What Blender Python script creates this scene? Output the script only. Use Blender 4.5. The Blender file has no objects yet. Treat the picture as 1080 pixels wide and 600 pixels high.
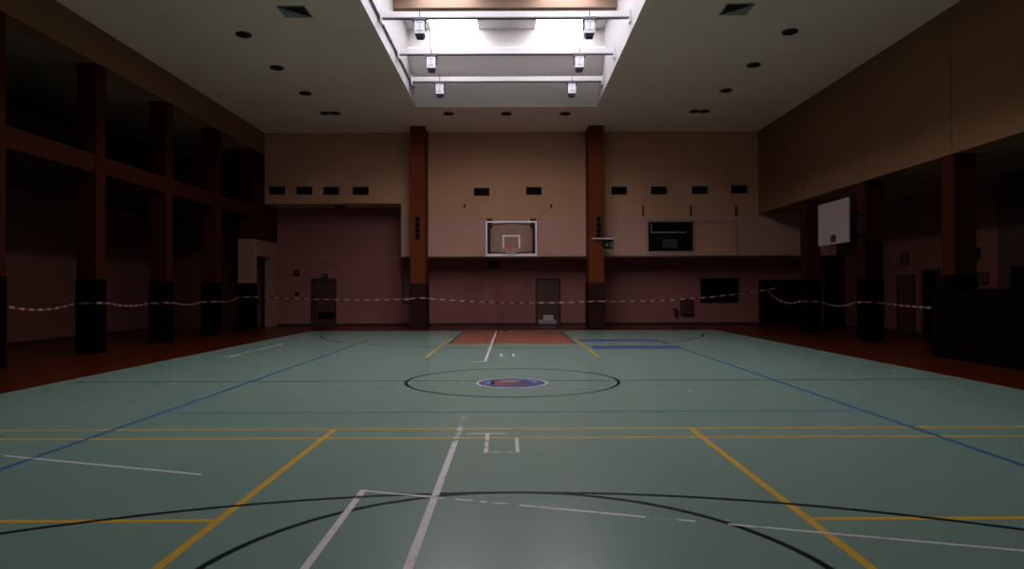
import bpy, bmesh, math, random
from mathutils import Vector, Matrix, Euler
random.seed(7)
S = bpy.context.scene
C = S.collection

# ------------------------------------------------------------------ camera
F = 720.0                                   # focal length in pixels of the 1080 x 600 frame
CAM = Vector((0, 0, 1.55))
ROT = Euler((math.pi / 2 + 6.0 / F, 0.0035, 0.0), 'XYZ')
cd = bpy.data.cameras.new('camera')
cam = bpy.data.objects.new('camera', cd); C.objects.link(cam)
cam.location = CAM; cam.rotation_euler = ROT
cd.sensor_width = 36.0; cd.lens = 36.0 * F / 1080.0; cd.clip_end = 200; cd.clip_start = 0.05
S.camera = cam

# ------------------------------------------------------------------ world, daylight, exposure
w = bpy.data.worlds.new('overcast_sky'); S.world = w; w.use_nodes = True
w.node_tree.nodes['Background'].inputs[0].default_value = (0.75, 0.82, 0.95, 1)
w.node_tree.nodes['Background'].inputs[1].default_value = 1.0
S.view_settings.view_transform = 'Standard'; S.view_settings.look = 'None'
S.view_settings.gamma = 1.0; S.view_settings.use_curve_mapping = False
S.view_settings.exposure = 0.0
DAYLIGHT = 11.0                              # radiance of the frosted skylight panes

# ------------------------------------------------------------------ pixel -> point helpers
RM = ROT.to_matrix()
def ray(x, y): return RM @ Vector((x - 540.0, 300.0 - y, -F))
def at_y(x, y, Y): d = ray(x, y); return CAM + d * ((Y - CAM.y) / d.y)
def at_x(x, y, X): d = ray(x, y); return CAM + d * ((X - CAM.x) / d.x)
def at_z(x, y, Z): d = ray(x, y); return CAM + d * ((Z - CAM.z) / d.z)

# ------------------------------------------------------------------ materials
MATS = {}
def mat(name, col, rough=0.6, spec=0.5, metal=0.0, var=0.08, scale=3.0, bump=0.0, bscale=60.0,
        col2=None, stretch=None, emit=None):
    m = bpy.data.materials.new(name); m.use_nodes = True
    nt = m.node_tree; b = nt.nodes['Principled BSDF']
    b.inputs['Roughness'].default_value = rough
    b.inputs['Metallic'].default_value = metal
    b.inputs['Specular IOR Level'].default_value = spec
    tc = nt.nodes.new('ShaderNodeTexCoord'); mp = nt.nodes.new('ShaderNodeMapping')
    geo = nt.nodes.new('ShaderNodeNewGeometry')
    nt.links.new(geo.outputs['Position'], mp.inputs['Vector'])
    if stretch: mp.inputs['Scale'].default_value = stretch
    nz = nt.nodes.new('ShaderNodeTexNoise'); nz.inputs['Scale'].default_value = scale
    nz.inputs['Detail'].default_value = 5.0; nz.inputs['Roughness'].default_value = 0.6
    nt.links.new(mp.outputs[0], nz.inputs['Vector'])
    mix = nt.nodes.new('ShaderNodeMix'); mix.data_type = 'RGBA'
    c2 = col2 if col2 else tuple(c * (1 - 2 * var) for c in col)
    c1 = col if col2 else tuple(min(1, c * (1 + 2 * var)) for c in col)
    mix.inputs['A'].default_value = (*c1, 1); mix.inputs['B'].default_value = (*c2, 1)
    nt.links.new(nz.outputs['Fac'], mix.inputs['Factor'])
    nt.links.new(mix.outputs['Result'], b.inputs['Base Color'])
    if bump:
        n2 = nt.nodes.new('ShaderNodeTexNoise'); n2.inputs['Scale'].default_value = bscale
        n2.inputs['Detail'].default_value = 3.0
        nt.links.new(mp.outputs[0], n2.inputs['Vector'])
        bp = nt.nodes.new('ShaderNodeBump'); bp.inputs['Strength'].default_value = bump
        bp.inputs['Distance'].default_value = 0.01
        nt.links.new(n2.outputs['Fac'], bp.inputs['Height']); nt.links.new(bp.outputs[0], b.inputs['Normal'])
    if emit:
        b.inputs['Emission Color'].default_value = (*emit[0], 1); b.inputs['Emission Strength'].default_value = emit[1]
    MATS[name] = m
    return m

def worn(m, lo, hi, scale=9.0):
    """let worn-away patches of a painted / taped line show the floor below"""
    nt = m.node_tree; b = nt.nodes['Principled BSDF']; out = nt.nodes['Material Output']
    geo = nt.nodes.new('ShaderNodeNewGeometry'); nz = nt.nodes.new('ShaderNodeTexNoise')
    nz.inputs['Scale'].default_value = scale; nz.inputs['Detail'].default_value = 6
    nt.links.new(geo.outputs['Position'], nz.inputs['Vector'])
    rp = nt.nodes.new('ShaderNodeMapRange'); rp.inputs['From Min'].default_value = lo; rp.inputs['From Max'].default_value = hi
    nt.links.new(nz.outputs['Fac'], rp.inputs['Value'])
    tr = nt.nodes.new('ShaderNodeBsdfTransparent'); mx = nt.nodes.new('ShaderNodeMixShader')
    nt.links.new(rp.outputs[0], mx.inputs[0]); nt.links.new(tr.outputs[0], mx.inputs[1]); nt.links.new(b.outputs[0], mx.inputs[2])
    nt.links.new(mx.outputs[0], out.inputs['Surface'])

# paint and plaster
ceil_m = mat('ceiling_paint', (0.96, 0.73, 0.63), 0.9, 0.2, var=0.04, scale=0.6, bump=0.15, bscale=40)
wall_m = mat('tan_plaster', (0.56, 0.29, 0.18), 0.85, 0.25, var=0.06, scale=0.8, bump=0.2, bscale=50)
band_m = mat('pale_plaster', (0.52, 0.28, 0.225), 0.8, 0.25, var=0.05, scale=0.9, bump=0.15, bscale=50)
fasc_m = mat('shaded_fascia_paint', (0.22, 0.105, 0.05), 0.8, 0.25, var=0.06, scale=0.8)  # wall tan darkened for the fascias; their shade is put into the colour
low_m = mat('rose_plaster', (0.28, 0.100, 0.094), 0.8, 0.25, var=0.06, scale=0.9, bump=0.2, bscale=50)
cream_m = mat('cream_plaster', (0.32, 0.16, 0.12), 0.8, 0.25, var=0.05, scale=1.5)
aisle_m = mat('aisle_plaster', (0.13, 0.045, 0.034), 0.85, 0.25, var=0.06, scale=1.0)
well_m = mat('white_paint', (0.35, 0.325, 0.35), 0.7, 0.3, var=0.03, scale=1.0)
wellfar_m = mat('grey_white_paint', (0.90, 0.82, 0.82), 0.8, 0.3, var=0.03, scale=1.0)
asof_m = mat('brown_soffit_paint', (0.22, 0.145, 0.115), 0.85, 0.2, var=0.05)
ups_m = mat('upstand_paint', (0.57, 0.54, 0.55), 0.8, 0.3, var=0.03)
soffit_m = mat('soffit_paint', (.6,.58,.58), 0.8, 0.3, var=0.03)
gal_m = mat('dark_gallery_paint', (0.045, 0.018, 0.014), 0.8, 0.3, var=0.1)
# timber and paint
timber_m = mat('laminated_timber', (0.26, 0.16, 0.115), 0.55, 0.4, scale=6, col2=(0.20, 0.12, 0.085), stretch=(0.3, 6, 12))
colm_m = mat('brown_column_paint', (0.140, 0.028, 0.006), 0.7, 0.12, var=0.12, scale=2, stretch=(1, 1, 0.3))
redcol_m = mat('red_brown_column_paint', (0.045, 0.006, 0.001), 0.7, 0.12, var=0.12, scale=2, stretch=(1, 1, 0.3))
pad_m = mat('black_vinyl_pad', (0.004, 0.002, 0.002), 0.8, 0.01, var=0.1)
padr_m = mat('maroon_vinyl_pad', (0.025, 0.005, 0.005), 0.7, 0.15, var=0.1)
black_m = mat('black_paint', (0.004, 0.002, 0.002), 0.8, 0.01, var=0.1)
dark_m = mat('dark_metal', (0.02, 0.016, 0.016), 0.45, 0.5, metal=0.3, var=0.1)
steel_m = mat('white_steel', (.56,.53,.56), 0.5, 0.5, var=0.03)
steelg_m = mat('grey_steel', (0.22, 0.21, 0.23), 0.45, 0.5, metal=0.4, var=0.05)
lampw_m = mat('lamp_white_enamel', (.6,.58,.64), 0.4, 0.5, var=0.03)
lampd_m = mat('lamp_dark_trim', (0.035, 0.025, 0.04), 0.4, 0.5, var=0.1)
slot_m = mat('lamp_grey_slot', (0.30, 0.28, 0.36), 0.5, 0.4, var=0.05)
doord_m = mat('dark_red_door', (0.055, 0.018, 0.013), 0.5, 0.4, var=0.15, scale=2, stretch=(6, 6, 0.5))
doorb_m = mat('brown_door', (0.075, 0.030, 0.017), 0.45, 0.4, var=0.15, scale=2, stretch=(6, 6, 0.5))
frame_m = mat('dark_door_frame', (0.028, 0.010, 0.009), 0.5, 0.4, var=0.1)
base_m = mat('dark_baseboard', (0.022, 0.010, 0.009), 0.5, 0.4, var=0.1)
board_m = mat('white_board', (0.30, 0.215, 0.21), 0.45, 0.5, var=0.03)
bbframe_m = mat('board_frame_white', (0.52, 0.44, 0.47), 0.45, 0.5, var=0.03)
rim_m = mat('orange_red_rim', (0.55, 0.07, 0.04), 0.4, 0.5, var=0.05)
net_m = mat('net_cord', (.4,.33,.31), 0.8, 0.2, var=0.05)
tapew_m = mat('tape_white', (0.40, 0.29, 0.28), 0.35, 0.5, var=0.03)
taper_m = mat('tape_red', (0.16, 0.012, 0.014), 0.35, 0.5, var=0.05)
sign_m = mat('sign_dark_green', (0.003, 0.010, 0.006), 0.7, 0.05, var=0.05)
signg_m = mat('sign_glyph', (0.06, 0.16, 0.075), 0.4, 0.5, var=0.05)
plate_m = mat('pale_plate', (0.50, 0.42, 0.46), 0.5, 0.4, var=0.03)
wframe_m = mat('beige_window_frame', (0.34, 0.235, 0.19), 0.6, 0.4, var=0.05)
wpane_m = mat('dark_glazing', (0.006, 0.006, 0.007), 0.12, 0.5, var=0.05)
cab_m = mat('brown_cabinet', (0.05, 0.018, 0.014), 0.5, 0.4, var=0.1)
ext_m = mat('extinguisher_red', (0.06, 0.010, 0.010), 0.4, 0.5, var=0.1)
vent_m = mat('vent_dark', (0.012, 0.009, 0.008), 0.6, 0.3, var=0.1)
flap_m = mat('vent_flap_grey', (0.26, 0.27, 0.25), 0.7, 0.3, var=0.05)
# floor
green_m = mat('green_court_vinyl', (0.137, 0.203, 0.177), 0.25, 0.5, scale=0.55, col2=(0.152, 0.213, 0.184), bump=0.010, bscale=5)
redf_m = mat('red_brown_floor', (0.055, 0.008, 0.001), 0.3, 0.25, var=0.10, scale=0.8)
key_m = mat('orange_key_paint', (0.21, 0.062, 0.038), 0.4, 0.25, var=0.05, scale=1)
yel_m = mat('yellow_line', (0.48, 0.27, 0.030), 0.3, 0.3, var=0.10, scale=6)
blue_m = mat('blue_line', (0.022, 0.085, 0.210), 0.3, 0.3, var=0.10, scale=6)
bluep_m = mat('violet_blue_patch', (0.055, 0.065, 0.22), 0.3, 0.3, var=0.10, scale=6)
blk_m = mat('black_line', (0.008, 0.008, 0.011), 0.3, 0.08, var=0.10, scale=6)
wht_m = mat('white_tape_line', (0.46, 0.40, 0.425), 0.5, 0.3, var=0.12, scale=14)
whtf_m = mat('white_tape_worn', (0.40, 0.36, 0.375), 0.5, 0.3, var=0.10, scale=14)
dim_m = mat('faded_mark', (0.26, 0.27, 0.27), 0.4, 0.3); worn(wht_m, 0.30, 0.42, 5); worn(dim_m, 0.35, 0.6, 9); worn(whtf_m, 0.42, 0.58, 8)
worn(yel_m, 0.10, 0.30, 4)
emw_m = mat('emblem_white', (0.40, 0.35, 0.40), 0.45, 0.3)
emv_m = mat('emblem_violet', (0.03, 0.018, 0.085), 0.45, 0.3)
emr_m = mat('emblem_red', (.22,.045,.05), 0.45, 0.3)
emb_m = mat('emblem_blue', (0.050, 0.130, 0.380), 0.45, 0.3)
emp_m = mat('emblem_pink', (0.36, 0.20, 0.26), 0.45, 0.3)

def emitter(name, col, strength):
    m = bpy.data.materials.new(name); m.use_nodes = True
    nt = m.node_tree; b = nt.nodes['Principled BSDF']
    b.inputs['Base Color'].default_value = (0.8, 0.8, 0.8, 1)
    b.inputs['Emission Color'].default_value = (*col, 1); b.inputs['Emission Strength'].default_value = strength
    return m
pane_m = emitter('frosted_daylight_pane', (0.98, 0.985, 1.0), DAYLIGHT)

glass_m = bpy.data.materials.new('clear_backboard'); glass_m.use_nodes = True
nt = glass_m.node_tree; nt.nodes.remove(nt.nodes['Principled BSDF'])
t_ = nt.nodes.new('ShaderNodeBsdfTransparent'); t_.inputs[0].default_value = (0.90, 0.92, 0.90, 1)
g_ = nt.nodes.new('ShaderNodeBsdfGlossy'); g_.inputs['Roughness'].default_value = 0.05
fr = nt.nodes.new('ShaderNodeFresnel'); fr.inputs[0].default_value = 1.45
x_ = nt.nodes.new('ShaderNodeMixShader'); nt.links.new(fr.outputs[0], x_.inputs[0])
nt.links.new(t_.outputs[0], x_.inputs[1]); nt.links.new(g_.outputs[0], x_.inputs[2])
nt.links.new(x_.outputs[0], nt.nodes['Material Output'].inputs['Surface'])

# ------------------------------------------------------------------ mesh helpers
WORLD = {}
class MB:
    def __init__(self): self.v = []; self.f = []; self.m = []
    def add(self, vs, fs, m=0):
        o = len(self.v); self.v += [tuple(v) for v in vs]
        for f in fs: self.f.append(tuple(i + o for i in f)); self.m.append(m)
        return self
    def box(self, x0, x1, y0, y1, z0, z1, m=0):
        x0, x1 = min(x0, x1), max(x0, x1); y0, y1 = min(y0, y1), max(y0, y1); z0, z1 = min(z0, z1), max(z0, z1)
        vs = [(x0, y0, z0), (x1, y0, z0), (x1, y1, z0), (x0, y1, z0), (x0, y0, z1), (x1, y0, z1), (x1, y1, z1), (x0, y1, z1)]
        return self.add(vs, [(0, 3, 2, 1), (4, 5, 6, 7), (0, 1, 5, 4), (1, 2, 6, 5), (2, 3, 7, 6), (3, 0, 4, 7)], m)
    def quad(self, a, b, c, d, m=0): return self.add([a, b, c, d], [(0, 1, 2, 3)], m)
    def cyl(self, p0, p1, r0, r1=None, n=14, m=0):
        p0 = Vector(p0); p1 = Vector(p1); r1 = r0 if r1 is None else r1
        d = (p1 - p0).normalized(); a = d.orthogonal().normalized(); b = d.cross(a)
        vs = []
        for p, r in ((p0, r0), (p1, r1)):
            for k in range(n):
                t = 2 * math.pi * k / n; vs.append(p + (a * math.cos(t) + b * math.sin(t)) * r)
        fs = [(k, (k + 1) % n, n + (k + 1) % n, n + k) for k in range(n)]
        fs += [tuple(range(n - 1, -1, -1)), tuple(range(n, 2 * n))]
        return self.add(vs, fs, m)
    def tube(self, pts, r, n=8, m=0):
        for a, b in zip(pts, pts[1:]): self.cyl(a, b, r, n=n, m=m)
        return self
    def torus(self, c, R, r, n=28, k=8, m=0):
        c = Vector(c); vs = []; fs = []
        for i in range(n):
            t = 2 * math.pi * i / n
            for j in range(k):
                u = 2 * math.pi * j / k
                vs.append(c + Vector(((R + r * math.cos(u)) * math.cos(t), (R + r * math.cos(u)) * math.sin(t), r * math.sin(u))))
        for i in range(n):
            for j in range(k):
                fs.append((i * k + j, ((i + 1) % n) * k + j, ((i + 1) % n) * k + (j + 1) % k, i * k + (j + 1) % k))
        return self.add(vs, fs, m)
    def build(self, name, mats, parent=None, bevel=0.0, smooth=False, origin=None):
        if not isinstance(mats, (list, tuple)): mats = [mats]
        xs = [v[0] for v in self.v]; ys = [v[1] for v in self.v]; zs = [v[2] for v in self.v]
        if origin is None: origin = ((min(xs) + max(xs)) / 2, (min(ys) + max(ys)) / 2, min(zs))
        o3 = Vector(origin)
        me = bpy.data.meshes.new(name)
        me.from_pydata([Vector(v) - o3 for v in self.v], [], self.f)
        for mt in mats: me.materials.append(mt)
        for p, k in zip(me.polygons, self.m): p.material_index = k
        if bevel > 0:
            bm = bmesh.new(); bm.from_mesh(me)
            es = [e for e in bm.edges if len(e.link_faces) == 2 and e.calc_face_angle() > 0.6]
            bmesh.ops.bevel(bm, geom=es, offset=bevel, segments=2, affect='EDGES', profile=0.5, clamp_overlap=True)
            bm.to_mesh(me); bm.free()
        if smooth:
            for p in me.polygons: p.use_smooth = True
        me.update()
        ob = bpy.data.objects.new(name, me); C.objects.link(ob)
        WORLD[ob.name] = o3
        if parent: ob.parent = parent; ob.location = o3 - WORLD[parent.name]
        else: ob.location = o3
        return ob

def tag(o, label, cat=None, group=None, kind=None):
    o['label'] = label
    if cat: o['category'] = cat
    if group: o['group'] = group
    if kind: o['kind'] = kind
    return o
def thing(name, loc, label, cat, group=None, kind=None):
    o = bpy.data.objects.new(name, None); C.objects.link(o); o.location = loc; o.empty_display_size = 0.2
    WORLD[o.name] = Vector(loc); return tag(o, label, cat, group, kind)
def struct(o, label, cat): return tag(o, label, cat, None, 'structure')

# ------------------------------------------------------------------ dimensions (metres)
XL, XR = -10.42, 10.40          # faces of the hall's long sides
XLA, XRA = -14.40, 13.70        # back walls of the side aisles
ZC = 8.22                       # hall ceiling
YU, YL = 28.76, 30.30           # upper (overhanging) and lower back wall
YR = -7.0                       # wall behind the camera
ZB = 2.95                       # underside of the overhang
SX0, SX1, SY0, SY1 = -3.45, 3.10, 7.40, 24.75   # skylight opening
ZG = 10.25                      # glazing level

# ================================================================== STRUCTURE
# ---- floor
floor = struct(MB().box(XLA - .2, XRA + .2, YR, YL + .2, -0.12, 0.0).build('floor', redf_m),
               'hall floor of green court vinyl with red-brown margins and court lines', 'floor')
GX, GY0, GY1 = 7.78, -3.0, 26.3
MB().box(-GX, GX, GY0, GY1, 0.0, 0.0015).build('court_surface', green_m, floor)

# ---- ceiling with the skylight opening
TC = .012
ceiling = struct(MB().box(XL - .5, SX0, YR, YL, ZC, ZC + TC).box(SX1, XR + .5, YR, YL, ZC, ZC + TC)
                 .box(SX0, SX1, YR, SY0, ZC, ZC + TC).box(SX0, SX1, SY1, YL, ZC, ZC + TC).build('ceiling', ceil_m),
                 'flat off-white hall ceiling around the long skylight opening', 'ceiling')
MB().box(XLA - .2, XL - .5, YR, YL, 7.30, 7.50).build('aisle_soffit', asof_m, ceiling)
MB().box(XR + .5, XRA + .2, YR, YU, 4.73, 4.95).build('aisle_soffit', asof_m, ceiling)

# ---- skylight well (window_1)
t = 0.12
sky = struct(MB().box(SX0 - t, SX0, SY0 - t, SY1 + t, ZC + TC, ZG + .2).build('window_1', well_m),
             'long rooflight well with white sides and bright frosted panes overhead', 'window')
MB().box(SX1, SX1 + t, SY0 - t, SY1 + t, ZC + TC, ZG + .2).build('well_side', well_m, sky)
ys, zs = 22.62, 9.50
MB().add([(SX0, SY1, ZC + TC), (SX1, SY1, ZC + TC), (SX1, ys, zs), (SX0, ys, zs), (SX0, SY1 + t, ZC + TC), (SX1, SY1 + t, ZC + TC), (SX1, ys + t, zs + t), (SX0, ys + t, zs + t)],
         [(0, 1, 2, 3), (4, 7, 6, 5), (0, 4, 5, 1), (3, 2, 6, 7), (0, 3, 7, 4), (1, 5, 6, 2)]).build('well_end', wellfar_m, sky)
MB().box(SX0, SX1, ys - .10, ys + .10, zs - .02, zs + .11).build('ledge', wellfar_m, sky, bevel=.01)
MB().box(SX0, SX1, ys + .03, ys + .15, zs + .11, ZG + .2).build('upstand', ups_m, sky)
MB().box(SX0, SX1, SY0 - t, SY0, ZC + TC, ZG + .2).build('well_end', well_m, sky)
# timber cross beams and, between them, soffit strips and panes
beam_y = [20.06 - 5.4 * k for k in range(2)]
for by in beam_y:
    MB().box(SX0, SX1, by - .19, by + .19, 9.80, ZG + .2).build('timber_beam', timber_m, sky, bevel=.012)
edges = [ys + .03] + beam_y + [SY0]
PX = [(-2.68, -1.10), (0.82, 2.40)]
for k in range(len(edges) - 1):
    y1 = edges[k] - (0.0 if k == 0 else .19); y0 = edges[k + 1] + (.19 if k + 1 < len(edges) - 1 else 0)
    for (a, b) in ((SX0, PX[0][0]), (PX[0][1], PX[1][0]), (PX[1][1], SX1)):
        MB().box(a, b, y0, y1, ZG, ZG + .10).build('soffit_panel', soffit_m, sky, bevel=.008)
    for (a, b) in PX:
        MB().box(a, b, y0, y1, ZG + .04, ZG + .07).build('pane', pane_m, sky)
for x in (PX[0][0], PX[1][1]):                       # thin vertical joints on the upstand
    MB().box(x - .012, x + .012, ys, ys + .035, zs + .15, ZG).build('joint_strip', slot_m, sky)
# roof above everything
struct(MB().box(XLA - .4, XRA + .4, YR - .3, YL + .5, 11.0, 11.2).build('trim_1', ceil_m), 'flat roof slab above the hall and rooflight', 'roof')

# ---- back wall
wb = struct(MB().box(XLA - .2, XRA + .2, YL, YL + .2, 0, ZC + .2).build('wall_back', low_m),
            'rose-beige far end wall with a projecting upper storey', 'wall')
XN = at_y(423, 240, YU).x                            # left end of the deep overhang
ZN = 5.23
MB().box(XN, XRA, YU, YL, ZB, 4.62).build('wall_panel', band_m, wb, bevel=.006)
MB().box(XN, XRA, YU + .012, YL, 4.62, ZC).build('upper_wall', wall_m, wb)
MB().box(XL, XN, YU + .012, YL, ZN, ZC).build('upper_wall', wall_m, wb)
MB().box(XN, XRA, YU - .015, YU, ZB, ZB + .045).build('edge_strip', mat('overhang_edge', (0.20, 0.10, 0.07), 0.6), wb)
MB().box(XL + .05, XN, YL - .012, YL, 3.02, 3.06).build('joint_strip', cream_m, wb)
struct(MB().box(XL + .02, XRA, YL - .025, YL, 0, .10).build('baseboard_back', base_m, bevel=.004), 'dark skirting board along the far end wall', 'baseboard')

# ---- left side: aisle wall, fascia, gallery, end of the aisle
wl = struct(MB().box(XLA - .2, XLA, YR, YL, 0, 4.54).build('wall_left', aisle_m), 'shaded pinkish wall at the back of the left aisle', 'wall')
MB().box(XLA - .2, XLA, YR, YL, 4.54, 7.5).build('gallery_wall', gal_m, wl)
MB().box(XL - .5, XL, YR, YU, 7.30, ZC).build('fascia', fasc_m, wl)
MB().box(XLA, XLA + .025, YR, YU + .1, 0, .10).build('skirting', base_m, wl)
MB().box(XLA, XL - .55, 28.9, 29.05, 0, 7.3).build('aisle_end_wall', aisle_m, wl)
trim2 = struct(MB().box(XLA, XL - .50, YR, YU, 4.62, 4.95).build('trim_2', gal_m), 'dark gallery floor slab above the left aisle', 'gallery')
LY = [13.65 + 3.46 * k for k in range(5)]
LW, LD = .50, .40
ends = [YR] + LY
for k in range(len(LY)):
    y0 = YR if k == 0 else LY[k - 1] + LD
    MB().box(XL - .42, XL - .03, y0, LY[k], 4.54, 5.00).build('edge_beam', redcol_m, trim2, bevel=.008)
# wall beside the last column: cream lintel over an opening, dark gallery panel above it
y4 = LY[4] + LD
trim3 = struct(MB().box(XL - .35, XL, y4, YL, 3.00, 3.66).build('trim_3', cream_m, bevel=.006), 'cream lintel over the opening beside the last left column', 'lintel')
MB().box(XL - .35, XL - .01, y4, YL, 3.66, 7.3).build('gallery_panel', redcol_m, trim3)
MB().box(XL - .35, XL, 29.75, YL, 0, 3.00).build('jamb', cream_m, trim3)

# ---- right side: fascia of panels, aisle wall
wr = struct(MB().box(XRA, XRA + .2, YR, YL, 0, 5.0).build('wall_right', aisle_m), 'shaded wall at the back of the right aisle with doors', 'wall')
RY = [24.15, 20.10, 16.05]
seams = [YU, 24.2, 20.15, 16.1, 12.05, 8.0, 3.95, -0.1, YR]
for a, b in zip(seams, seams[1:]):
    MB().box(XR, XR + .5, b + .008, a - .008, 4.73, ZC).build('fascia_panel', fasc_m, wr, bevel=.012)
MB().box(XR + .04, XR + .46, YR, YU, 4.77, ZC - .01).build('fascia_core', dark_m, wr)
MB().box(XRA - .025, XRA, YR, YL, 0, .10).build('skirting', base_m, wr)
# ---- wall behind the camera
struct(MB().box(XLA - .2, XRA + .2, YR - .2, YR, 0, ZC + .2).build('wall_front', wall_m), 'tan near end wall behind the viewpoint', 'wall')

# ================================================================== FLOOR MARKINGS (parts of the floor)
ZT = [0.0020]
def line(x0, y0, x1, y1, wd, m, name='court_line', parent=None, lift=0.0):
    a = Vector((x0, y0, 0)); b = Vector((x1, y1, 0)); d = (b - a).normalized(); n = Vector((-d.y, d.x, 0)) * wd / 2
    ZT[0] += 0.00002; z = Vector((0, 0, ZT[0] + lift))
    return MB().quad(a - n + z, b - n + z, b + n + z, a + n + z).build(name, m, parent or floor)
def arc(cx, cy, R, a0, a1, wd, m, n=96, name='court_line', sy=1):
    ZT[0] += 0.00002; z = ZT[0]; mb = MB(); P = []
    for k in range(n + 1):
        t = math.radians(a0 + (a1 - a0) * k / n)
        P.append(((cx + (R - wd / 2) * math.cos(t), cy + (R - wd / 2) * math.sin(t) * sy, z), (cx + (R + wd / 2) * math.cos(t), cy + (R + wd / 2) * math.sin(t) * sy, z)))
    for (a, b), (c, d) in zip(P, P[1:]):
        if sy * (a1 - a0) > 0: mb.quad(a, b, d, c)
        else: mb.quad(a, c, d, b)
    return mb.build(name, m, floor)
YM = 11.70
# painted areas
key = MB().add([(-1.78, 19.75, .0019), (1.80, 19.75, .0019), (1.80, 25.9, .0019), (-1.78, 25.9, .0019)], [(0, 1, 2, 3)]).build('key_area', key_m, floor)
line(2.15, 18.40, 4.55, 18.40, .85, bluep_m, 'blue_patch'); line(2.05, 20.95, 4.45, 20.95, .85, bluep_m, 'blue_patch')
# yellow badminton lines (courts laid crosswise)
for s in (-1, 1):
    ya, yb, yc, yo = (7.65, 7.18, 4.62, 1.5) if s < 0 else (15.75, 16.22, 18.78, 21.9)
    wd = .060
    line(-6.7, ya, 6.7, ya, wd, yel_m) if s < 0 else None
    line(-6.7, yb, 6.7, yb, wd, yel_m) if s < 0 else line(-6.9, yb, -5.2, yb, wd, yel_m)
    for q in (-1, 1):
        line(q * 1.99, ya, q * 1.99, yo, .062, yel_m)
        if s < 0: line(q * 2.0, yc, q * 6.7, yc, wd, yel_m)
# blue volleyball lines
for q in (-1, 1):
    line(q * 4.47, 2.2, q * 4.47, 21.2, .060, blue_m)
line(-4.5, 8.70, 4.5, 8.70, .045, blue_m); None
# black basketball lines
line(-7.6, YM, 7.6, YM, .05, blk_m)
arc(0, YM, 1.80, 0, 360, .055, blk_m)
arc(0, 3.45, 1.79, 0, 180, .050, blk_m)
arc(0, -1.53, 6.77, 10, 170, .048, blk_m)
arc(0, 24.9, 6.70, -170, -10, .05, blk_m)
for q in (-1, 1): line(q * 1.83, 19.7, q * 1.83, 25.9, .055, blk_m)
# white tape, old and worn
line(-.585, 1.5, -.585, 6.9, .055, wht_m, 'tape_line'); line(-.585, 6.9, -.60, 8.55, .055, whtf_m, 'tape_line')
line(-.59, 14.85, -.60, 26.2, .055, wht_m, 'tape_line'); line(-1.0, 14.75, -.56, 14.87, .07, wht_m, 'tape_line')
line(-1.16, 5.32, -1.165, 2.0, .050, wht_m, 'tape_line')
line(-1.17, 5.30, -.60, 5.13, .032, wht_m, 'tape_line'); line(-.60, 5.13, .05, 4.93, .032, whtf_m, 'tape_line')
line(.05, 4.93, .906, 4.665, .032, wht_m, 'tape_line'); line(.96, 4.65, 1.22, 4.575, .030, whtf_m, 'tape_line')
line(1.42, 4.515, 3.6, 3.87, .030, wht_m, 'tape_line')
line(-5.6, 6.72, -2.63, 5.78, .036, wht_m, 'tape_line')
line(-.50, 7.39, -.05, 7.39, .035, wht_m, 'tape_line'); line(-.27, 7.40, -.255, 6.52, .04, wht_m, 'tape_line')
line(-.25, 6.54, .04, 6.54, .03, whtf_m, 'tape_line'); line(.04, 7.15, .05, 6.54, .035, wht_m, 'tape_line')
line(-6.70, 16.2, -6.72, 20.0, .05, wht_m, 'tape_line')
line(-4.2, 17.2, -2.2, 17.7, .05, whtf_m, 'tape_line')
for (x0, y0) in ((-.26, 15.9), (0.03, 15.9), (-.40, 24.8), (-.06, 24.9)):
    line(x0, y0, x0, y0 + (.75 if y0 < 20 else 1.3), .05, wht_m, 'tape_line')
line(-.15, 16.3, -.02, 16.3, .05, dim_m, 'tape_line')
for (px, py) in ((186, 403), (752, 401), (636, 391), (487, 403.3)):
    p = at_z(px, py, 0); line(p.x - .09, p.y - .10, p.x + .05, p.y + .10, .05, dim_m, 'tape_mark')
for k in range(11): line(2.62 + .512 * k, 10.42, 2.75 + .512 * k, 10.42, .06, dim_m, 'tape_mark')
for k in range(6): line(4.68 + .512 * k, 13.05, 4.81 + .512 * k, 13.05, .07, dim_m, 'tape_mark')

# centre emblem
def disc(cx, cy, rx, ry, z, n=48): return MB().add([(cx + rx * math.cos(2 * math.pi * k / n), cy + ry * math.sin(2 * math.pi * k / n), z) for k in range(n)], [tuple(range(n))])
ec = at_z(540, 403.8, 0); ex, ey = ec.x, ec.y
em = disc(ex, ey, .605, .605, .0034).build('floor_emblem', emw_m, floor); em['label'] = 'round club emblem with a white rim on the centre spot'
disc(ex, ey, .555, .555, .0036).build('emblem_field', emv_m, em)
disc(ex - .20, ey - .02, .17, .25, .0038, 7).build('emblem_patch', emr_m, em)
disc(ex + .02, ey - .06, .20, .16, .0039, 9).build('emblem_patch', mat('emblem_maroon', (0.13, 0.022, 0.03), .45, .3), em)
disc(ex - .37, ey - .02, .09, .17, .0038, 8).build('emblem_patch', emb_m, em)
disc(ex + .33, ey + .10, .11, .22, .0038, 8).build('emblem_patch', emb_m, em)
disc(ex + .21, ey + .0, .15, .26, .0040, 8).build('emblem_patch', mat('emblem_navy', (0.012, 0.012, 0.07), .45, .3), em)
disc(ex - .02, ey + .21, .20, .075, .0040, 16).build('emblem_patch', emp_m, em)

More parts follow.
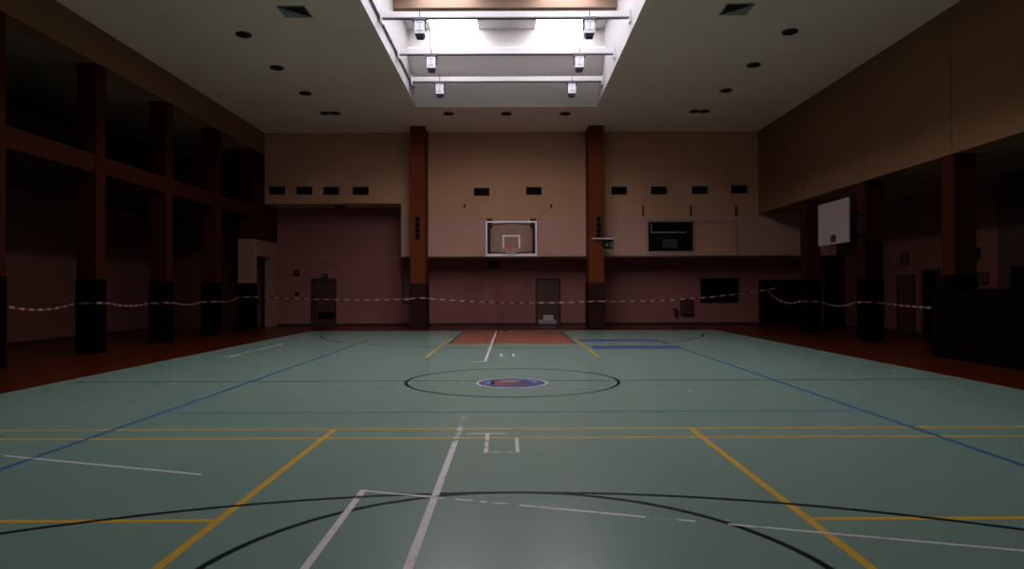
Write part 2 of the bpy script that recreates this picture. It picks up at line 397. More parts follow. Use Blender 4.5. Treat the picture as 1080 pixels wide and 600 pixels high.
# ================================================================== COLUMNS
lab_l = ['nearest red-brown column cut by the left picture edge', 'tall red-brown column second along the left aisle, black pad at its foot',
         'tall red-brown column third along the left aisle', 'tall red-brown column fourth along the left aisle', 'left aisle column at the far end, cream above its black pad']
for k, y in enumerate(LY):
    c = thing('column', (XL - LW / 2, y + LD / 2, 0), lab_l[k], 'column', 'columns along the left aisle')
    z0 = 1.86
    if k == 4:
        MB().box(XL - .62, XL, y, y + LD, z0, 3.66).build('cream_casing', cream_m, c, bevel=.01); z0 = 3.66
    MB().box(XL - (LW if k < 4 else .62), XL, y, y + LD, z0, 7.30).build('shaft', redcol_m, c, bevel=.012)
    MB().box(XL - (LW if k < 4 else .62) - .02, XL + .02, y - .02, y + LD + .02, 0, 1.87).build('pad', pad_m, c, bevel=.02)
lab_r = ['red-brown column on the right nearest the far wall', 'red-brown column on the right beside the hanging white board', 'red-brown column rising behind the long black barrier']
for k, y in enumerate(RY):
    c = thing('column', (XR + .26, y + .25, 0), lab_r[k], 'column', 'columns along the right aisle')
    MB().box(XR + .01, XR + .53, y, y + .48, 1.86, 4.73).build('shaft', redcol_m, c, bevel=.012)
    MB().box(XR - .01, XR + .55, y - .02, y + .50, 0, 1.87).build('pad', pad_m, c, bevel=.02)
YP = 27.60
for k, (a, b, lb) in enumerate(((-4.11, -3.52, 'brown pillar on the far wall left of the glass backboard'), (3.12, 3.73, 'brown pillar on the far wall right of the glass backboard, green sign on it'))):
    c = thing('pillar', ((a + b) / 2, YP + .5, 0), lb, 'pillar', 'pillars of the far wall')
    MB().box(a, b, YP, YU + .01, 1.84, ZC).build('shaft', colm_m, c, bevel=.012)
    MB().box(a - .03, b + .03, YP - .03, YU + .03, 0, 1.85).build('pad', padr_m, c, bevel=.02)
    # strip of four dark lamps
    px = 440.5 if k == 0 else 631.0
    p = at_y(px, 240, YP); s = thing('lamp_strip', (p.x, YP - .03, p.z - .45), 'upright strip of four small black lamps on the %s pillar' % ('left' if k == 0 else 'right'), 'lamp', 'lamp strips on the pillars')
    MB().box(p.x - .07, p.x + .07, YP - .04, YP, p.z - .47, p.z + .47).build('backplate', dark_m, s, bevel=.006)
    for j in range(4):
        zz = p.z - .34 + .225 * j
        MB().cyl((p.x, YP - .04, zz), (p.x, YP - .14, zz), .085, .075, n=16).build('lamp_head', black_m, s)
    MB().box(p.x + (.08 if k == 0 else .09), p.x + .115, YP - .03, YP, p.z - .40, p.z + .42).build('cable_duct', dark_m, s)

# ================================================================== SKYLIGHT FITTINGS
rowname = ['nearest', 'middle', 'farthest']
YBM = [17.66, 20.38, 23.05]; ZBM = 8.60
for k, y in enumerate(YBM):
    b = thing('crossbeam', (0, y, ZBM), '%s white steel crossbeam spanning the rooflight well' % rowname[k], 'beam', 'crossbeams in the rooflight well')
    MB().box(SX0 + .075, SX1 - .002, y - .06, y + .06, ZBM + .02, ZBM + .17).build('profile', steel_m, b, bevel=.008)
    MB().box(SX0 + .075, SX1 - .03, y - .07, y + .07, ZBM - .005, ZBM + .022).build('bottom_flange', steelg_m, b)
    for s in (SX0 + .075, SX1 - .05):
        MB().box(s, s + .04, y - .1, y + .1, ZBM - .12, ZBM + .20).build('end_plate', steel_m, b)
    for j, (px, py) in enumerate((((443, 28), (621.5, 27)), ((455, 64), (611, 64)), ((464, 91), (603, 91)))[k]):
        x = at_y(px, py, y).x
        l = thing('floodlight', (x, y, ZBM - .50), 'white box floodlight under the %s crossbeam, %s one' % (rowname[k], ('left', 'right')[j]), 'floodlight', 'floodlights under the crossbeams')
        zt = ZBM - .01
        MB().box(x - .175, x - .02, y - .14, y + .09, zt - .085, zt).box(x + .02, x + .175, y - .14, y + .09, zt - .085, zt).build('mounting_bracket', lampd_m, l, bevel=.008)
        sx = 1 if x < 0 else -1
        MB().box(x + sx * .135, x + sx * .165, y - .08, y + .08, zt - .28, zt - .06).build('hinge_arm', lampd_m, l)
        hs = MB().box(x - .130, x + .130, y - .13, y + .13, zt - .42, zt - .085).build('housing', lampw_m, l, bevel=.012)
        for q in (-.13, -.34): MB().box(x - .085, x + .085, y - .137, y - .128, zt + q - .012, zt + q + .012).build('slot', slot_m, hs)
        MB().box(x - .008, x + .008, y - .137, y - .128, zt - .36, zt - .12).build('seam', slot_m, hs)
        a, bb = .125, .085
        z1, z0 = zt - .42, zt - .51
        MB().add([(x - a, y - a, z1), (x + a, y - a, z1), (x + a, y + a, z1), (x - a, y + a, z1), (x - bb, y - bb, z0), (x + bb, y - bb, z0), (x + bb, y + bb, z0), (x - bb, y + bb, z0)],
                 [(0, 1, 2, 3), (7, 6, 5, 4), (0, 4, 5, 1), (1, 5, 6, 2), (2, 6, 7, 3), (3, 7, 4, 0)]).build('lens_hood', lampd_m, l)
        MB().cyl((x, y - .065, ZBM + .02), (x, y - .065, ZBM + .24), .010, n=6).build('cable', dark_m, b)
rail = thing('cable_rail', (SX0 + .04, 14, ZBM), 'thin grey cable rail along the left side of the rooflight well', 'rail')
MB().box(SX0, SX0 + .07, SY0 + .1, 23.9, ZBM + .03, ZBM + .075).build('tray', steelg_m, rail)
MB().tube([(SX0 + .05, SY0 + .1, ZBM + .085), (SX0 + .05, 23.9, ZBM + .085)], .016).build('conduit', dark_m, rail)

# ================================================================== CEILING FITTINGS
def downlight(x, y, n, label, grp='recessed ceiling lights'):
    d = thing('downlight', (x, y, ZC - .04), label, 'downlight', grp)
    for k in range(n):
        xx = x + (k - (n - 1) / 2) * .36
        MB().torus((xx, y, ZC - .018), .185, .022, 24, 6).build('ring', dark_m, d, smooth=True)
        MB().cyl((xx, y, ZC - .045), (xx, y, ZC - .002), .10, .17, 18).build('lamp', vent_m, d)
for side, pts in (('left', ((257, 36, 1), (292, 71, 1), (322, 98, 1), (348, 119, 2))), ('right', ((833, 33, 1), (795, 68, 1), (766, 95, 1), (738, 117, 2)))):
    for k, (px, py, n) in enumerate(pts):
        p = at_z(px, py, ZC)
        lb = ['nearest dark ceiling downlight in the %s row', 'second dark ceiling downlight in the %s row', 'third dark ceiling downlight in the %s row', 'double dark ceiling downlight at the far end of the %s row'][k] % side
        downlight(p.x, p.y, n, lb)
for px, lb in ((473, 'left'), (534, 'middle'), (596, 'right')):
    p = at_z(px, 119.5, ZC); downlight(p.x, p.y, 1, '%s one of three downlights between rooflight and far wall' % lb)
for (px, py, lb) in ((311, 12, 'square ceiling vent with a grey flap left of the rooflight'), (777, 9.5, 'square ceiling vent with a grey flap right of the rooflight')):
    p = at_z(px, py, ZC); x, y = p.x, p.y; s = 1 if x < 0 else -1
    v = thing('ceiling_vent', (x, y, ZC - .06), lb, 'vent', 'square ceiling vents'); a = .30
    MB().box(x - a - .03, x + a + .03, y - a - .03, y - a, ZC - .02, ZC).box(x - a - .03, x + a + .03, y + a, y + a + .03, ZC - .02, ZC) \
        .box(x - a - .03, x - a, y - a, y + a, ZC - .02, ZC).box(x + a, x + a + .03, y - a, y + a, ZC - .02, ZC).build('frame', flap_m, v)
    MB().box(x - a, x + a, y - a, y + a, ZC - .012, ZC - .002).build('opening', vent_m, v)
    MB().add([(x - s * a, y - a, ZC - .014), (x + s * a, y + a, ZC - .014), (x - s * a, y + a, ZC - .014), (x - s * a, y - a, ZC - .030), (x + s * a, y + a, ZC - .030), (x - s * a, y + a, ZC - .030)],
             [(0, 1, 2), (5, 4, 3), (0, 3, 4, 1), (1, 4, 5, 2), (2, 5, 3, 0)]).build('flap', flap_m, v)

# ================================================================== BACK WALL FITTINGS
names = ['first', 'second', 'third', 'fourth']
vents = [(292.5, 201, 'wall vent, %s from the left corner of the far wall' % n) for n in names]
vx = [(292.5, 201), (321, 201), (349.5, 201.3), (380.5, 201.3)]
vlist = [(vx[k][0], vx[k][1], 'small black wall vent, %s from the far wall\'s left corner' % names[k]) for k in range(4)]
vlist += [(508, 202.3, 'small black wall vent above left of the glass backboard'), (563, 201.3, 'small black wall vent above right of the glass backboard')]
rx = [(653, 201), (695, 200.8), (738, 200.5), (779.5, 199.6)]
vlist += [(rx[k][0], rx[k][1], 'small black wall vent, %s right of the right pillar' % names[k]) for k in range(4)]
for (px, py, lb) in vlist:
    p = at_y(px, py, YU); x, z = p.x, p.z; y = YU + .012
    v = thing('wall_vent', (x, y, z - .17), lb, 'vent', 'air vents along the far wall')
    W, H = .33, .165
    MB().box(x - W, x + W, y - .035, y, z + H - .03, z + H).box(x - W, x + W, y - .035, y, z - H, z - H + .03).box(x - W, x - W + .03, y - .035, y, z - H + .03, z + H - .03) \
        .box(x + W - .03, x + W, y - .035, y, z - H + .03, z + H - .03).build('frame', vent_m, v)
    MB().box(x - W + .03, x + W - .03, y - .008, y - .001, z - H + .03, z + H - .03).build('back', black_m, v)
    for k in range(5):
        zz = z - H + .055 + k * .054
        MB().add([(x - W + .03, y - .03, zz - .012), (x + W - .03, y - .03, zz - .012), (x + W - .03, y - .01, zz + .014), (x - W + .03, y - .01, zz + .014)], [(0, 1, 2, 3)]).build('slat', vent_m, v)

def rect_px(x0, y0, x1, y1, Y):
    a = at_y(x0, y1, Y); b = at_y(x1, y0, Y); return a.x, b.x, a.z, b.z
# window of the control booth
x0, x1, z0, z1 = rect_px(681.5, 231.5, 732.8, 267.6, YU)
wdw = struct(MB().box(x0, x1, YU - .05, YU, z1 - .10, z1).box(x0, x1, YU - .05, YU, z0, z0 + .10).box(x0, x0 + .09, YU - .05, YU, z0 + .1, z1 - .1).box(x1 - .09, x1, YU - .05, YU, z0 + .1, z1 - .1)
             .build('window_2', wframe_m, bevel=.005), 'dark booth window in a beige frame on the far wall', 'window')
MB().box(x0 + .09, x1 - .09, YU - .02, YU - .004, z0 + .1, z1 - .1).build('pane', wpane_m, wdw)
MB().box(x0 + .20, x1 - .38, YU - .03, YU - .02, z1 - .56, z1 - .52).box(x0 + .20, x0 + .23, YU - .03, YU - .02, z1 - .52, z1 - .18).build('blind_rail', wframe_m, wdw)
MB().box(x0 + .22, x1 - .40, YU - .028, YU - .021, z1 - .50, z1 - .14).build('blind', black_m, wdw)
MB().box(x0 + .70, x1 - .75, YU - .028, YU - .021, z0 + .26, z0 + .62).build('notice', mat('dim_notice', (0.03, 0.026, 0.024), .6), wdw)
# blind panel right of it
x0, x1, z0, z1 = rect_px(735, 233, 779, 267, YU)
pn = thing('wall_board', ((x0 + x1) / 2, YU - .02, z0), 'flat tan wall board right of the booth window', 'board')
MB().box(x0, x1 - .12, YU - .022, YU, z0 + .02, z1 - .06).build('sheet', wall_m, pn, bevel=.004)
MB().box(x0, x1, YU - .035, YU, z1 - .05, z1).build('top_rail', wframe_m, pn)
MB().box(x1 - .10, x1 - .02, YU - .035, YU, z0, z1 - .05).build('side_rail', wframe_m, pn)
for px, lb in ((678, 'left'), (728.5, 'middle'), (776, 'right')):
    p = at_y(px, 222, YU)
    MB().box(p.x - .03, p.x + .03, YU - .06, YU + .012, p.z - .24, p.z + .22).build('wall_bracket', frame_m, None, bevel=.006)
    tag(bpy.context.scene.collection.objects[-1], '%s dark upright wall bracket above the booth window' % lb, 'bracket', 'brackets above the booth window')

# doors of the back wall
def door(n, rect, Y, label, leaf, frm=frame_m):
    x0, x1, z0, z1 = rect; z0 = 0.0
    d = struct(MB().box(x0, x0 + .09, Y - .05, Y, 0, z1).box(x1 - .09, x1, Y - .05, Y, 0, z1).box(x0 + .09, x1 - .09, Y - .05, Y, z1 - .09, z1).build('door_%d' % n, frm, bevel=.005), label, 'door')
    MB().box(x0 + .09, x1 - .09, Y - .03, Y - .002, .01, z1 - .09).build('leaf', leaf, d, bevel=.004)
    return d
r = rect_px(328.5, 293.5, 354.8, 343, YL)
d1 = door(1, r, YL, 'dark red door ajar in the left recess of the far wall', doord_m)
MB().box(r[0] + .22, r[0] + .30, YL - .06, YL - .03, .01, r[3] - .12).build('meeting_stile', doord_m, d1)
MB().box(r[0] + .32, r[1] - .11, YL - .036, YL - .03, .30, .62).build('kick_panel', black_m, d1)
MB().cyl((r[0] + .36, YL - .09, 1.02), (r[0] + .50, YL - .09, 1.02), .012).cyl((r[0] + .36, YL - .09, 1.02), (r[0] + .36, YL - .03, 1.02), .012).build('handle', steelg_m, d1)
r = rect_px(564.8, 293.6, 591.2, 343.5, YL)
d2 = door(2, r, YL, 'brown door with a pale plate below the far basketball hoop', doorb_m)
a = rect_px(573, 332.2, 583.5, 337.3, YL)
MB().box(a[0], a[1], YL - .045, YL - .03, a[2], a[3]).build('plate', plate_m, d2, bevel=.004)
for k in range(4): MB().box(r[0] + .14, r[1] - .20, YL - .045, YL - .03, .07 + .045 * k, .095 + .045 * k).build('vent_slat', plate_m, d2)
MB().cyl((r[0] + .17, YL - .09, 1.03), (r[0] + .31, YL - .09, 1.03), .012).cyl((r[0] + .17, YL - .09, 1.03), (r[0] + .17, YL - .03, 1.03), .012).build('handle', steelg_m, d2)
# black double door at the far right
d3 = door(3, (10.95, 12.85, 0, 1.98), YL, 'black double door in the far right corner', black_m, black_m)
MB().box(11.86, 11.89, YL - .04, YL - .03, .02, 1.88).build('meeting_stile', frame_m, d3)
for q in (11.80, 11.96): MB().cyl((q, YL - .08, .95), (q, YL - .08, 1.15), .012).build('handle', steelg_m, d3)
# dark hatch with shutter
x0, x1, z0, z1 = rect_px(739, 293.5, 778.5, 319, YL)
h = struct(MB().box(x0, x1, YL - .05, YL, z1 - .06, z1).box(x0, x1, YL - .05, YL, z0, z0 + .06).box(x0, x0 + .06, YL - .05, YL, z0 + .06, z1 - .06).box(x1 - .06, x1, YL - .05, YL, z0 + .06, z1 - .06)
           .build('window_3', black_m), 'black shuttered hatch low on the right of the far wall', 'hatch')
nsl = 9; hh = (z1 - z0 - .12) / nsl
for k in range(nsl): MB().box(x0 + .06, x1 - .06, YL - .03 + .004 * (k % 2), YL - .003, z0 + .06 + k * hh, z0 + .06 + (k + .94) * hh).build('slat', black_m, h)
# framed panel beside the left pillar
x0, x1, z0, z1 = rect_px(424.5, 290, 438, 319.5, YL)
fpn = thing('framed_notice', ((x0 + x1) / 2, YL - .03, z0), 'dark framed notice panel beside the left pillar', 'notice panel')
MB().box(x0, x1, YL - .04, YL, z1 - .06, z1).box(x0, x1, YL - .04, YL, z0, z0 + .06).box(x0, x0 + .06, YL - .04, YL, z0 + .06, z1 - .06).box(x1 - .06, x1, YL - .04, YL, z0 + .06, z1 - .06).build('frame', frame_m, fpn)
MB().box(x0 + .06, x1 - .06, YL - .02, YL - .002, z0 + .06, z1 - .06).build('sheet', mat('dim_rose_sheet', (0.13, 0.07, 0.07), .5), fpn)
# little wall pieces
def wallbox(name, rect, Y, dep, m, label, cat, extra=None):
    x0, x1, z0, z1 = rect; o = thing(name, ((x0 + x1) / 2, Y - dep / 2, z0), label, cat)
    MB().box(x0, x1, Y - dep, Y, z0, z1).build('body', m, o, bevel=.008)
    return o, x0, x1, z0, z1
o, x0, x1, z0, z1 = wallbox('safety_sign', rect_px(309.8, 284.8, 315.8, 291.6, YL), YL, .03, black_m, 'small black square sign left of the dark red door', 'sign')
cx, cz = (x0 + x1) / 2, (z0 + z1) / 2
MB().box(x0 + .05, x1 - .05, YL - .034, YL - .03, cz - .012, cz + .012).box(cx - .012, cx + .012, YL - .034, YL - .03, z0 + .05, cz - .012).box(cx - .012, cx + .012, YL - .034, YL - .03, cz + .012, z1 - .05).build('symbol', low_m, o)
o, x0, x1, z0, z1 = wallbox('light_switch', rect_px(311.5, 308, 315.5, 311.8, YL), YL, .05, black_m, 'little black switch box below the square sign', 'switch')
MB().box(x0 + .04, x1 - .04, YL - .06, YL - .05, z0 + .04, z1 - .04).build('rocker', dark_m, o)
o, x0, x1, z0, z1 = wallbox('door_sign', rect_px(338, 288.9, 345.5, 292.8, YL), YL, .08, black_m, 'tiny dark exit sign above the dark red door', 'sign')
MB().box(x0 + .05, x0 + .12, YL - .086, YL - .08, z0 + .04, z1 - .04).box(x0 + .17, x1 - .05, YL - .086, YL - .08, (z0 + z1) / 2 - .015, (z0 + z1) / 2 + .015).build('symbol', wframe_m, o)
o, x0, x1, z0, z1 = wallbox('speaker_box', rect_px(515.3, 275.4, 526.0, 283.3, YL), YL, .12, frame_m, 'small dark wall box below the glass backboard', 'wall box')
MB().box((x0 + x1) / 2 - .008, (x0 + x1) / 2 + .008, YL - .125, YL - .12, z0 + .02, z1 - .02).build('seam', black_m, o)
for q in (-.11, .11): MB().cyl(((x0 + x1) / 2 + q, YL - .12, (z0 + z1) / 2), ((x0 + x1) / 2 + q, YL - .13, (z0 + z1) / 2), .075, n=16).build('cone', black_m, o)
o, x0, x1, z0, z1 = wallbox('hose_cabinet', rect_px(717.2, 315.3, 729.8, 331.6, YL), YL, .20, cab_m, 'dark brown hose cabinet on the wall below the hatch', 'cabinet')
MB().box(x0 + .03, x1 - .03, YL - .215, YL - .2, z0 + .03, z1 - .03).build('door', cab_m, o, bevel=.004)
MB().cyl((x1 - .08, YL - .23, (z0 + z1) / 2), (x1 - .08, YL - .215, (z0 + z1) / 2), .025).build('knob', dark_m, o)
p = at_y(712.6, 334, YL); x = p.x; z = p.z
o = thing('fire_extinguisher', (x, YL - .1, z), 'small dark fire extinguisher left of the hose cabinet', 'extinguisher')
MB().cyl((x, YL - .1, z), (x, YL - .1, z + .28), .07, n=16).cyl((x, YL - .1, z + .28), (x, YL - .1, z + .34), .07, .025, n=16).build('cylinder', ext_m, o)
MB().box(x - .11, x + .05, YL - .12, YL - .08, z + .34, z + .38).build('valve', black_m, o)
MB().tube([(x - .07, YL - .1, z + .35), (x - .12, YL - .1, z + .25), (x - .11, YL - .1, z + .08)], .012).build('hose', black_m, o)
MB().box(x - .03, x + .03, YL - .03, YL, z + .1, z + .3).build('bracket', dark_m, o)
# recess soffit downlight
p = at_z(358.5, 217.2, ZN)
o = thing('recess_light', (p.x, p.y, ZN - .05), 'flat dark lamp under the ceiling of the left recess', 'lamp')
MB().torus((p.x, p.y, ZN - .02), .24, .025, 20, 6).build('ring', dark_m, o); MB().cyl((p.x, p.y, ZN - .07), (p.x, p.y, ZN - .001), .16, .22, 18).build('lamp', vent_m, o)

# exit sign with its lamp bar on the right pillar
p = at_y(642, 257.5, YP - .15); x, z = p.x, p.z; y = YP - .15
o = thing('exit_sign', (x, y, z - .2), 'dark green exit sign with a thin lamp bar on the right pillar', 'sign')
MB().box(x - .21, x + .19, y - .02, y + .02, z - .19, z + .19).build('sign_panel', sign_m, o, bevel=.006)
sp = at_y(624.2, 251, y)
MB().box(sp.x, x + .20, y - .03, y + .03, z + .205, z + .255).build('lamp_bar', bbframe_m, o, bevel=.006)
MB().box(3.60, 3.64, y + .03, YP, z + .21, z + .25).box(3.60, 3.64, y + .02, YP, z - .02, z + .02).build('arm', dark_m, o)
g = MB().add([(x - .16, y - .024, z - .02), (x - .06, y - .024, z - .11), (x - .06, y - .024, z + .07)], [(0, 1, 2)])
g.box(x - .06, x - .01, y - .026, y - .021, z - .05, z + .01)
g.box(x + .03, x + .06, y - .026, y - .021, z - .13, z + .08).box(x + .10, x + .16, y - .026, y - .021, z - .13, z + .10)
g.build('pictogram', signg_m, o)

# ================================================================== FAR HOOP
YH = 24.2; hx = at_y(539.3, 251, YH).x; hz0, hz1 = 2.75, 4.00; HW = .905
hp = thing('basketball_hoop', (hx, YH, hz0), 'glass basketball backboard with white frame and orange-red rim', 'hoop')
MB().box(hx - HW, hx + HW, YH - .03, YH + .03, hz1 - .055, hz1).box(hx - HW, hx + HW, YH - .03, YH + .03, hz0, hz0 + .085).box(hx - HW, hx - HW + .055, YH - .03, YH + .03, hz0 + .085, hz1 - .055) \
    .box(hx + HW - .055, hx + HW, YH - .03, YH + .03, hz0 + .085, hz1 - .055).build('board_frame', bbframe_m, hp, bevel=.006)
MB().box(hx - HW + .055, hx + HW - .055, YH - .006, YH + .006, hz0 + .085, hz1 - .055).build('board_glass', glass_m, hp)
tz0, tz1, tw = 3.05, 3.50, .31
MB().box(hx - tw, hx + tw, YH - .011, YH - .007, tz1 - .05, tz1).box(hx - tw, hx - tw + .05, YH - .011, YH - .007, tz0, tz1 - .05).box(hx + tw - .05, hx + tw, YH - .011, YH - .007, tz0, tz1 - .05).build('target_square', bbframe_m, hp)
MB().torus((hx, YH - .03 - .15 - .225, 3.05), .225, .011, 32, 8).build('rim', rim_m, hp, smooth=True)
MB().box(hx - .11, hx + .11, YH - .16, YH - .02, 3.02, 3.06).box(hx - .13, hx + .13, YH - .045, YH - .012, 2.90, 3.07).build('rim_plate', rim_m, hp)
net = MB(); cy = YH - .405
def ringpt(k, r, z): t = 2 * math.pi * k / 12; return (hx + r * math.cos(t), cy + r * math.sin(t), z)
lv = [(.222, 3.04), (.175, 2.93), (.140, 2.82), (.115, 2.71)]
for i in range(3):
    for k in range(12):
        for sft in (-.5, .5):
            net.cyl(ringpt(k + .5 * (i % 2), *lv[i]), ringpt(k + .5 * (i % 2) + sft, *lv[i + 1]), .006, n=4)
net.build('net', net_m, hp)
# support frame behind the board, back to the wall
for s in (-1, 1):
    xx = hx + s * .80
    MB().box(xx - .055, xx + .055, YH + .05, YH + .17, hz0 + .05, hz1 - .02).build('upright', frame_m, hp, bevel=.006)
    MB().tube([(xx, YH + .17, hz1 - .10), (hx + s * .92, YU, 4.35)], .04).build('stay', dark_m, hp)
    MB().tube([(xx, YH + .17, hz0 + .2), (hx + s * .92, YU, 3.2)], .04).build('stay', dark_m, hp)
    MB().box(hx + s * .92 - .12, hx + s * .92 + .12, YU - .03, YU, 4.15, 4.57).build('wall_plate', frame_m, hp)
    MB().tube([(hx + s * .92, YU - .04, 4.42), (xx, YU - 1.5, 4.10)], .03).build('hinge', dark_m, hp)
    ap = at_y(490 if s < 0 else 581.3, 217, YU)
    MB().tube([(xx, YH + .12, hz1 - .05), (ap.x, YU, ap.z)], .004, 5).build('guy_wire', dark_m, hp)
    MB().box(ap.x - .035, ap.x + .035, YU - .05, YU + .012, ap.z - .09, ap.z + .07).build('wire_anchor', frame_m, hp)
MB().tube([(hx - .8, YH + .12, hz1 - .14), (hx, YH + .12, hz1 - .06), (hx + .8, YH + .12, hz1 - .14)], .02).build('top_brace', dark_m, hp)
MB().tube([(hx - .8, YH + .12, hz0 + .16), (hx, YH + .12, hz0 + .10), (hx + .8, YH + .12, hz0 + .16)], .02).build('bottom_brace', dark_m, hp)

# ================================================================== SIDE BACKBOARD (right)
BX, BY0, BY1, BZ0, BZ1 = 8.96, 18.10, 19.92, 2.80, 3.99
sb = thing('side_backboard', (BX, 19.0, BZ0), 'plain white practice backboard hanging from the right side', 'backboard')
MB().box(BX - .015, BX + .03, BY0, BY1, BZ0, BZ1).build('board', board_m, sb, bevel=.006)
p = at_x(879.5, 251.5, BX)
MB().box(BX - .035, BX - .015, p.y - .13, p.y + .13, p.z - .10, p.z + .10).build('rim_plate', dark_m, sb, bevel=.004)
for zz in (3.05, 3.75):
    MB().box(BX + .03, BX + .09, BY0 + .1, BY1 - .1, zz - .03, zz + .03).build('back_rail', frame_m, sb)
for zz in (3.10, 3.72):
    MB().tube([(BX + .09, 19.75, zz), (XR + .01, 20.34, zz)], .035).build('arm', frame_m, sb)
    MB().tube([(BX + .09, 18.40, zz), (XR + .01, 20.24, zz + .05)], .03).build('arm', frame_m, sb)
MB().box(XR - .012, XR + .01, 20.16, 20.46, 3.0, 3.85).build('column_plate', dark_m, sb)

# ================================================================== RIGHT AISLE
bar = thing('barrier', (9.98, 11.3, 0), 'long black chest-high barrier along the right aisle', 'barrier')
n = 4; L0, L1 = 6.9, 15.72; sl = (L1 - L0) / n
for k in range(n): MB().box(9.64, 10.30, L0 + k * sl + .006, L0 + (k + 1) * sl - .006, .02, 1.50).build('segment', pad_m, bar, bevel=.02)
MB().box(9.62, 10.32, L0, L1, 1.50, 1.545).build('top_rail', black_m, bar, bevel=.008)
MB().box(9.68, 10.26, L0 + .05, L1 - .05, 0, .03).build('plinth', black_m, bar)

def side_door(n, xa, xb, yt, label, leaf):
    Y0 = at_x(xb, 340, XRA).y; Y1 = at_x(xa, 340, XRA).y; zt = at_x((xa + xb) / 2, yt, XRA).z
    d = struct(MB().box(XRA - .06, XRA, Y0, Y0 + .09, 0, zt).box(XRA - .06, XRA, Y1 - .09, Y1, 0, zt).box(XRA - .06, XRA, Y0 + .09, Y1 - .09, zt - .09, zt).build('door_%d' % n, frame_m, bevel=.004), label, 'door')
    MB().box(XRA - .035, XRA - .003, Y0 + .09, Y1 - .09, .01, zt - .09).build('leaf', leaf, d)
    MB().cyl((XRA - .09, Y0 + .17, 1.03), (XRA - .09, Y0 + .30, 1.03), .012).cyl((XRA - .09, Y0 + .17, 1.03), (XRA - .03, Y0 + .17, 1.03), .012).build('handle', steelg_m, d)
    return d
side_door(4, 947.5, 965.5, 289.5, 'dark red door in the right aisle near the second column', doord_m)
side_door(5, 974, 992.5, 283.5, 'black door in the right aisle near the barrier end', black_m)
side_door(6, 870, 892, 268.5, 'tall black doorway at the far end of the right aisle', black_m)
side_door(7, 1066, 1085, 278, 'black door behind the barrier at the right picture edge', black_m)
def aisle_box(name, xa, xb, ya, yb, dep, m, label, cat):
    p0 = at_x(xa, yb, XRA); p1 = at_x(xb, ya, XRA); yy0, yy1 = sorted((p0.y, p1.y)); zc = (at_x(xa, (ya + yb) / 2, XRA).z + at_x(xb, (ya + yb) / 2, XRA).z) / 2
    hgt = (yb - ya) / F * (yy0 + yy1) / 2
    o = thing(name, (XRA - dep / 2, (yy0 + yy1) / 2, zc - hgt / 2), label, cat)
    MB().box(XRA - dep, XRA, yy0, yy1, zc - hgt / 2, zc + hgt / 2).build('body', m, o, bevel=.008)
    MB().box(XRA - dep - .008, XRA - dep, yy0 + .05, yy1 - .05, zc - hgt / 2 + .05, zc + hgt / 2 - .05).build('face', frame_m if m is black_m else m, o)
    return o
aisle_box('notice_box', 951.3, 958.7, 267, 279.2, .08, cab_m, 'small dark notice box above the right aisle\'s red door', 'notice box')
aisle_box('wall_picture', 1029, 1043, 286.5, 299.5, .05, doord_m, 'dark red wall board just above the black barrier', 'board')
aisle_box('wall_speaker', 1027, 1034, 261, 272, .20, black_m, 'small black loudspeaker on the right aisle wall beside the column', 'loudspeaker')
# dark painted stretch of the aisle wall behind the barrier
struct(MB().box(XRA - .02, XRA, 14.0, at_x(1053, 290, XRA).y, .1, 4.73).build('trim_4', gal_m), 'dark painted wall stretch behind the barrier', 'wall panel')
struct(MB().box(XRA - .02, XRA, at_x(931, 300, XRA).y + 1.5, YU, 2.9, 4.73).build('trim_5', gal_m), 'dark painted upper wall stretch in the far right aisle', 'wall panel')

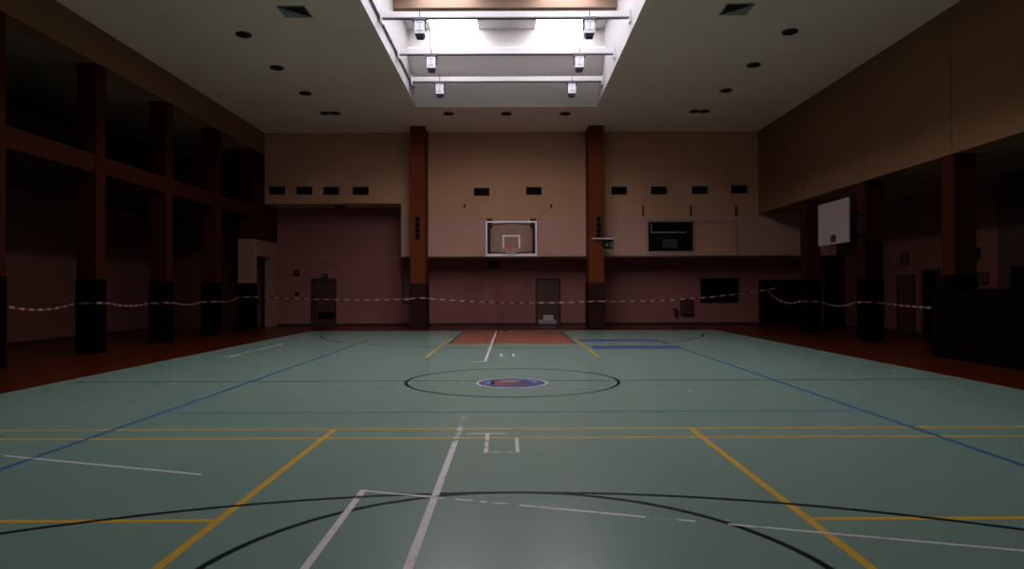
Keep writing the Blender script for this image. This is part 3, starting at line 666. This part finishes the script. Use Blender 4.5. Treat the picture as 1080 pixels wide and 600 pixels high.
# ================================================================== BARRIER TAPE
def tape(path, label, step=.2):
    """path: list of (point, sag to the next point); red and white 20 cm stripes, 75 mm wide"""
    pts = []
    for (a, s), (b, _) in zip(path, path[1:]):
        a = Vector(a); b = Vector(b); n = max(1, round((b - a).length / (step / 2)))
        for k in range(n):
            u = k / n; p = a.lerp(b, u); p.z -= 4 * s * u * (1 - u); pts.append(p)
    pts.append(Vector(path[-1][0]))
    mb = MB(); dist = 0.0; h = .025
    for i, (a, b) in enumerate(zip(pts, pts[1:])):
        tw = .35 * math.sin(dist * 1.3); tw2 = .35 * math.sin((dist + (b - a).length) * 1.3)
        d = (b - a); d.z = 0; d = d.normalized() if d.length > 1e-6 else Vector((1, 0, 0)); nrm = Vector((-d.y, d.x, 0))
        ua = Vector((0, 0, math.cos(tw))) + nrm * math.sin(tw) * .5; ub = Vector((0, 0, math.cos(tw2))) + nrm * math.sin(tw2) * .5
        q = nrm * .0012
        m = int(dist / step) % 2
        mb.add([a - ua * h - q, b - ub * h - q, b + ub * h - q, a + ua * h - q, a - ua * h + q, b - ub * h + q, b + ub * h + q, a + ua * h + q],
               [(0, 1, 2, 3), (7, 6, 5, 4), (0, 4, 5, 1), (3, 2, 6, 7)], m)
        dist += (b - a).length
    o = mb.build('barrier_tape', [tapew_m, taper_m])
    return tag(o, label, 'tape', 'red and white barrier tapes')
g = .055
lz = [1.24, 1.25, 1.19, 1.17, 1.30]
path = []
for k, y in enumerate(LY):
    wv = LW if k < 4 else .62
    if k == 0: path.append(((XL + g, y + LD + .03, lz[0]), .10)); continue
    path += [((XL - wv - .02, y - g, lz[k]), 0), ((XL + g, y - g, lz[k] + .02), 0)]
    if k < 4: path.append(((XL + g, y + LD + .03, lz[k]), .07))
path[-1] = (path[-1][0], .06)
path.append(((-4.14, YP - .08, 1.20), 0))
tape(path, 'striped barrier tape strung between the left columns to the left pillar')
path = [((-4.12, YP - .09, 1.22), -.02), ((-3.50, YP - .09, 1.24), .11), ((3.09, YP - .09, 1.08), -.01), ((3.76, YP - .09, 1.09), .16), ((10.62, 27.3, 1.60), 0)]
tape(path, 'striped barrier tape from pillar to pillar across the far end')
path = [((10.25, 27.4, 1.50), .22), ((XR - g, RY[0] + .5, 1.10), 0), ((XR - g, RY[0] - g, 1.12), 0), ((XR + .50, RY[0] - g, 1.10), .0), ((XR + .52, RY[0] - .3, 1.06), .10), ((XR - g, RY[1] + .52, 1.14), 0), ((XR - g, RY[1] - g, 1.17), 0),
        ((XR + .54, RY[1] - g, 1.12), .02), ((10.50, 16.59, 1.07), 0)]
tape(path, 'striped barrier tape sagging between the right columns to the black barrier')
# knotted loose end
kn = at_y(934.5, 324, RY[1] - .14)
o = tape([((kn.x, kn.y, kn.z), 0), ((kn.x + .06, kn.y - .02, kn.z - .16), 0), ((kn.x - .02, kn.y - .02, kn.z - .30), 0), ((kn.x - .04, kn.y, kn.z - .50), 0)], 'loose end of barrier tape hanging beside the right column')
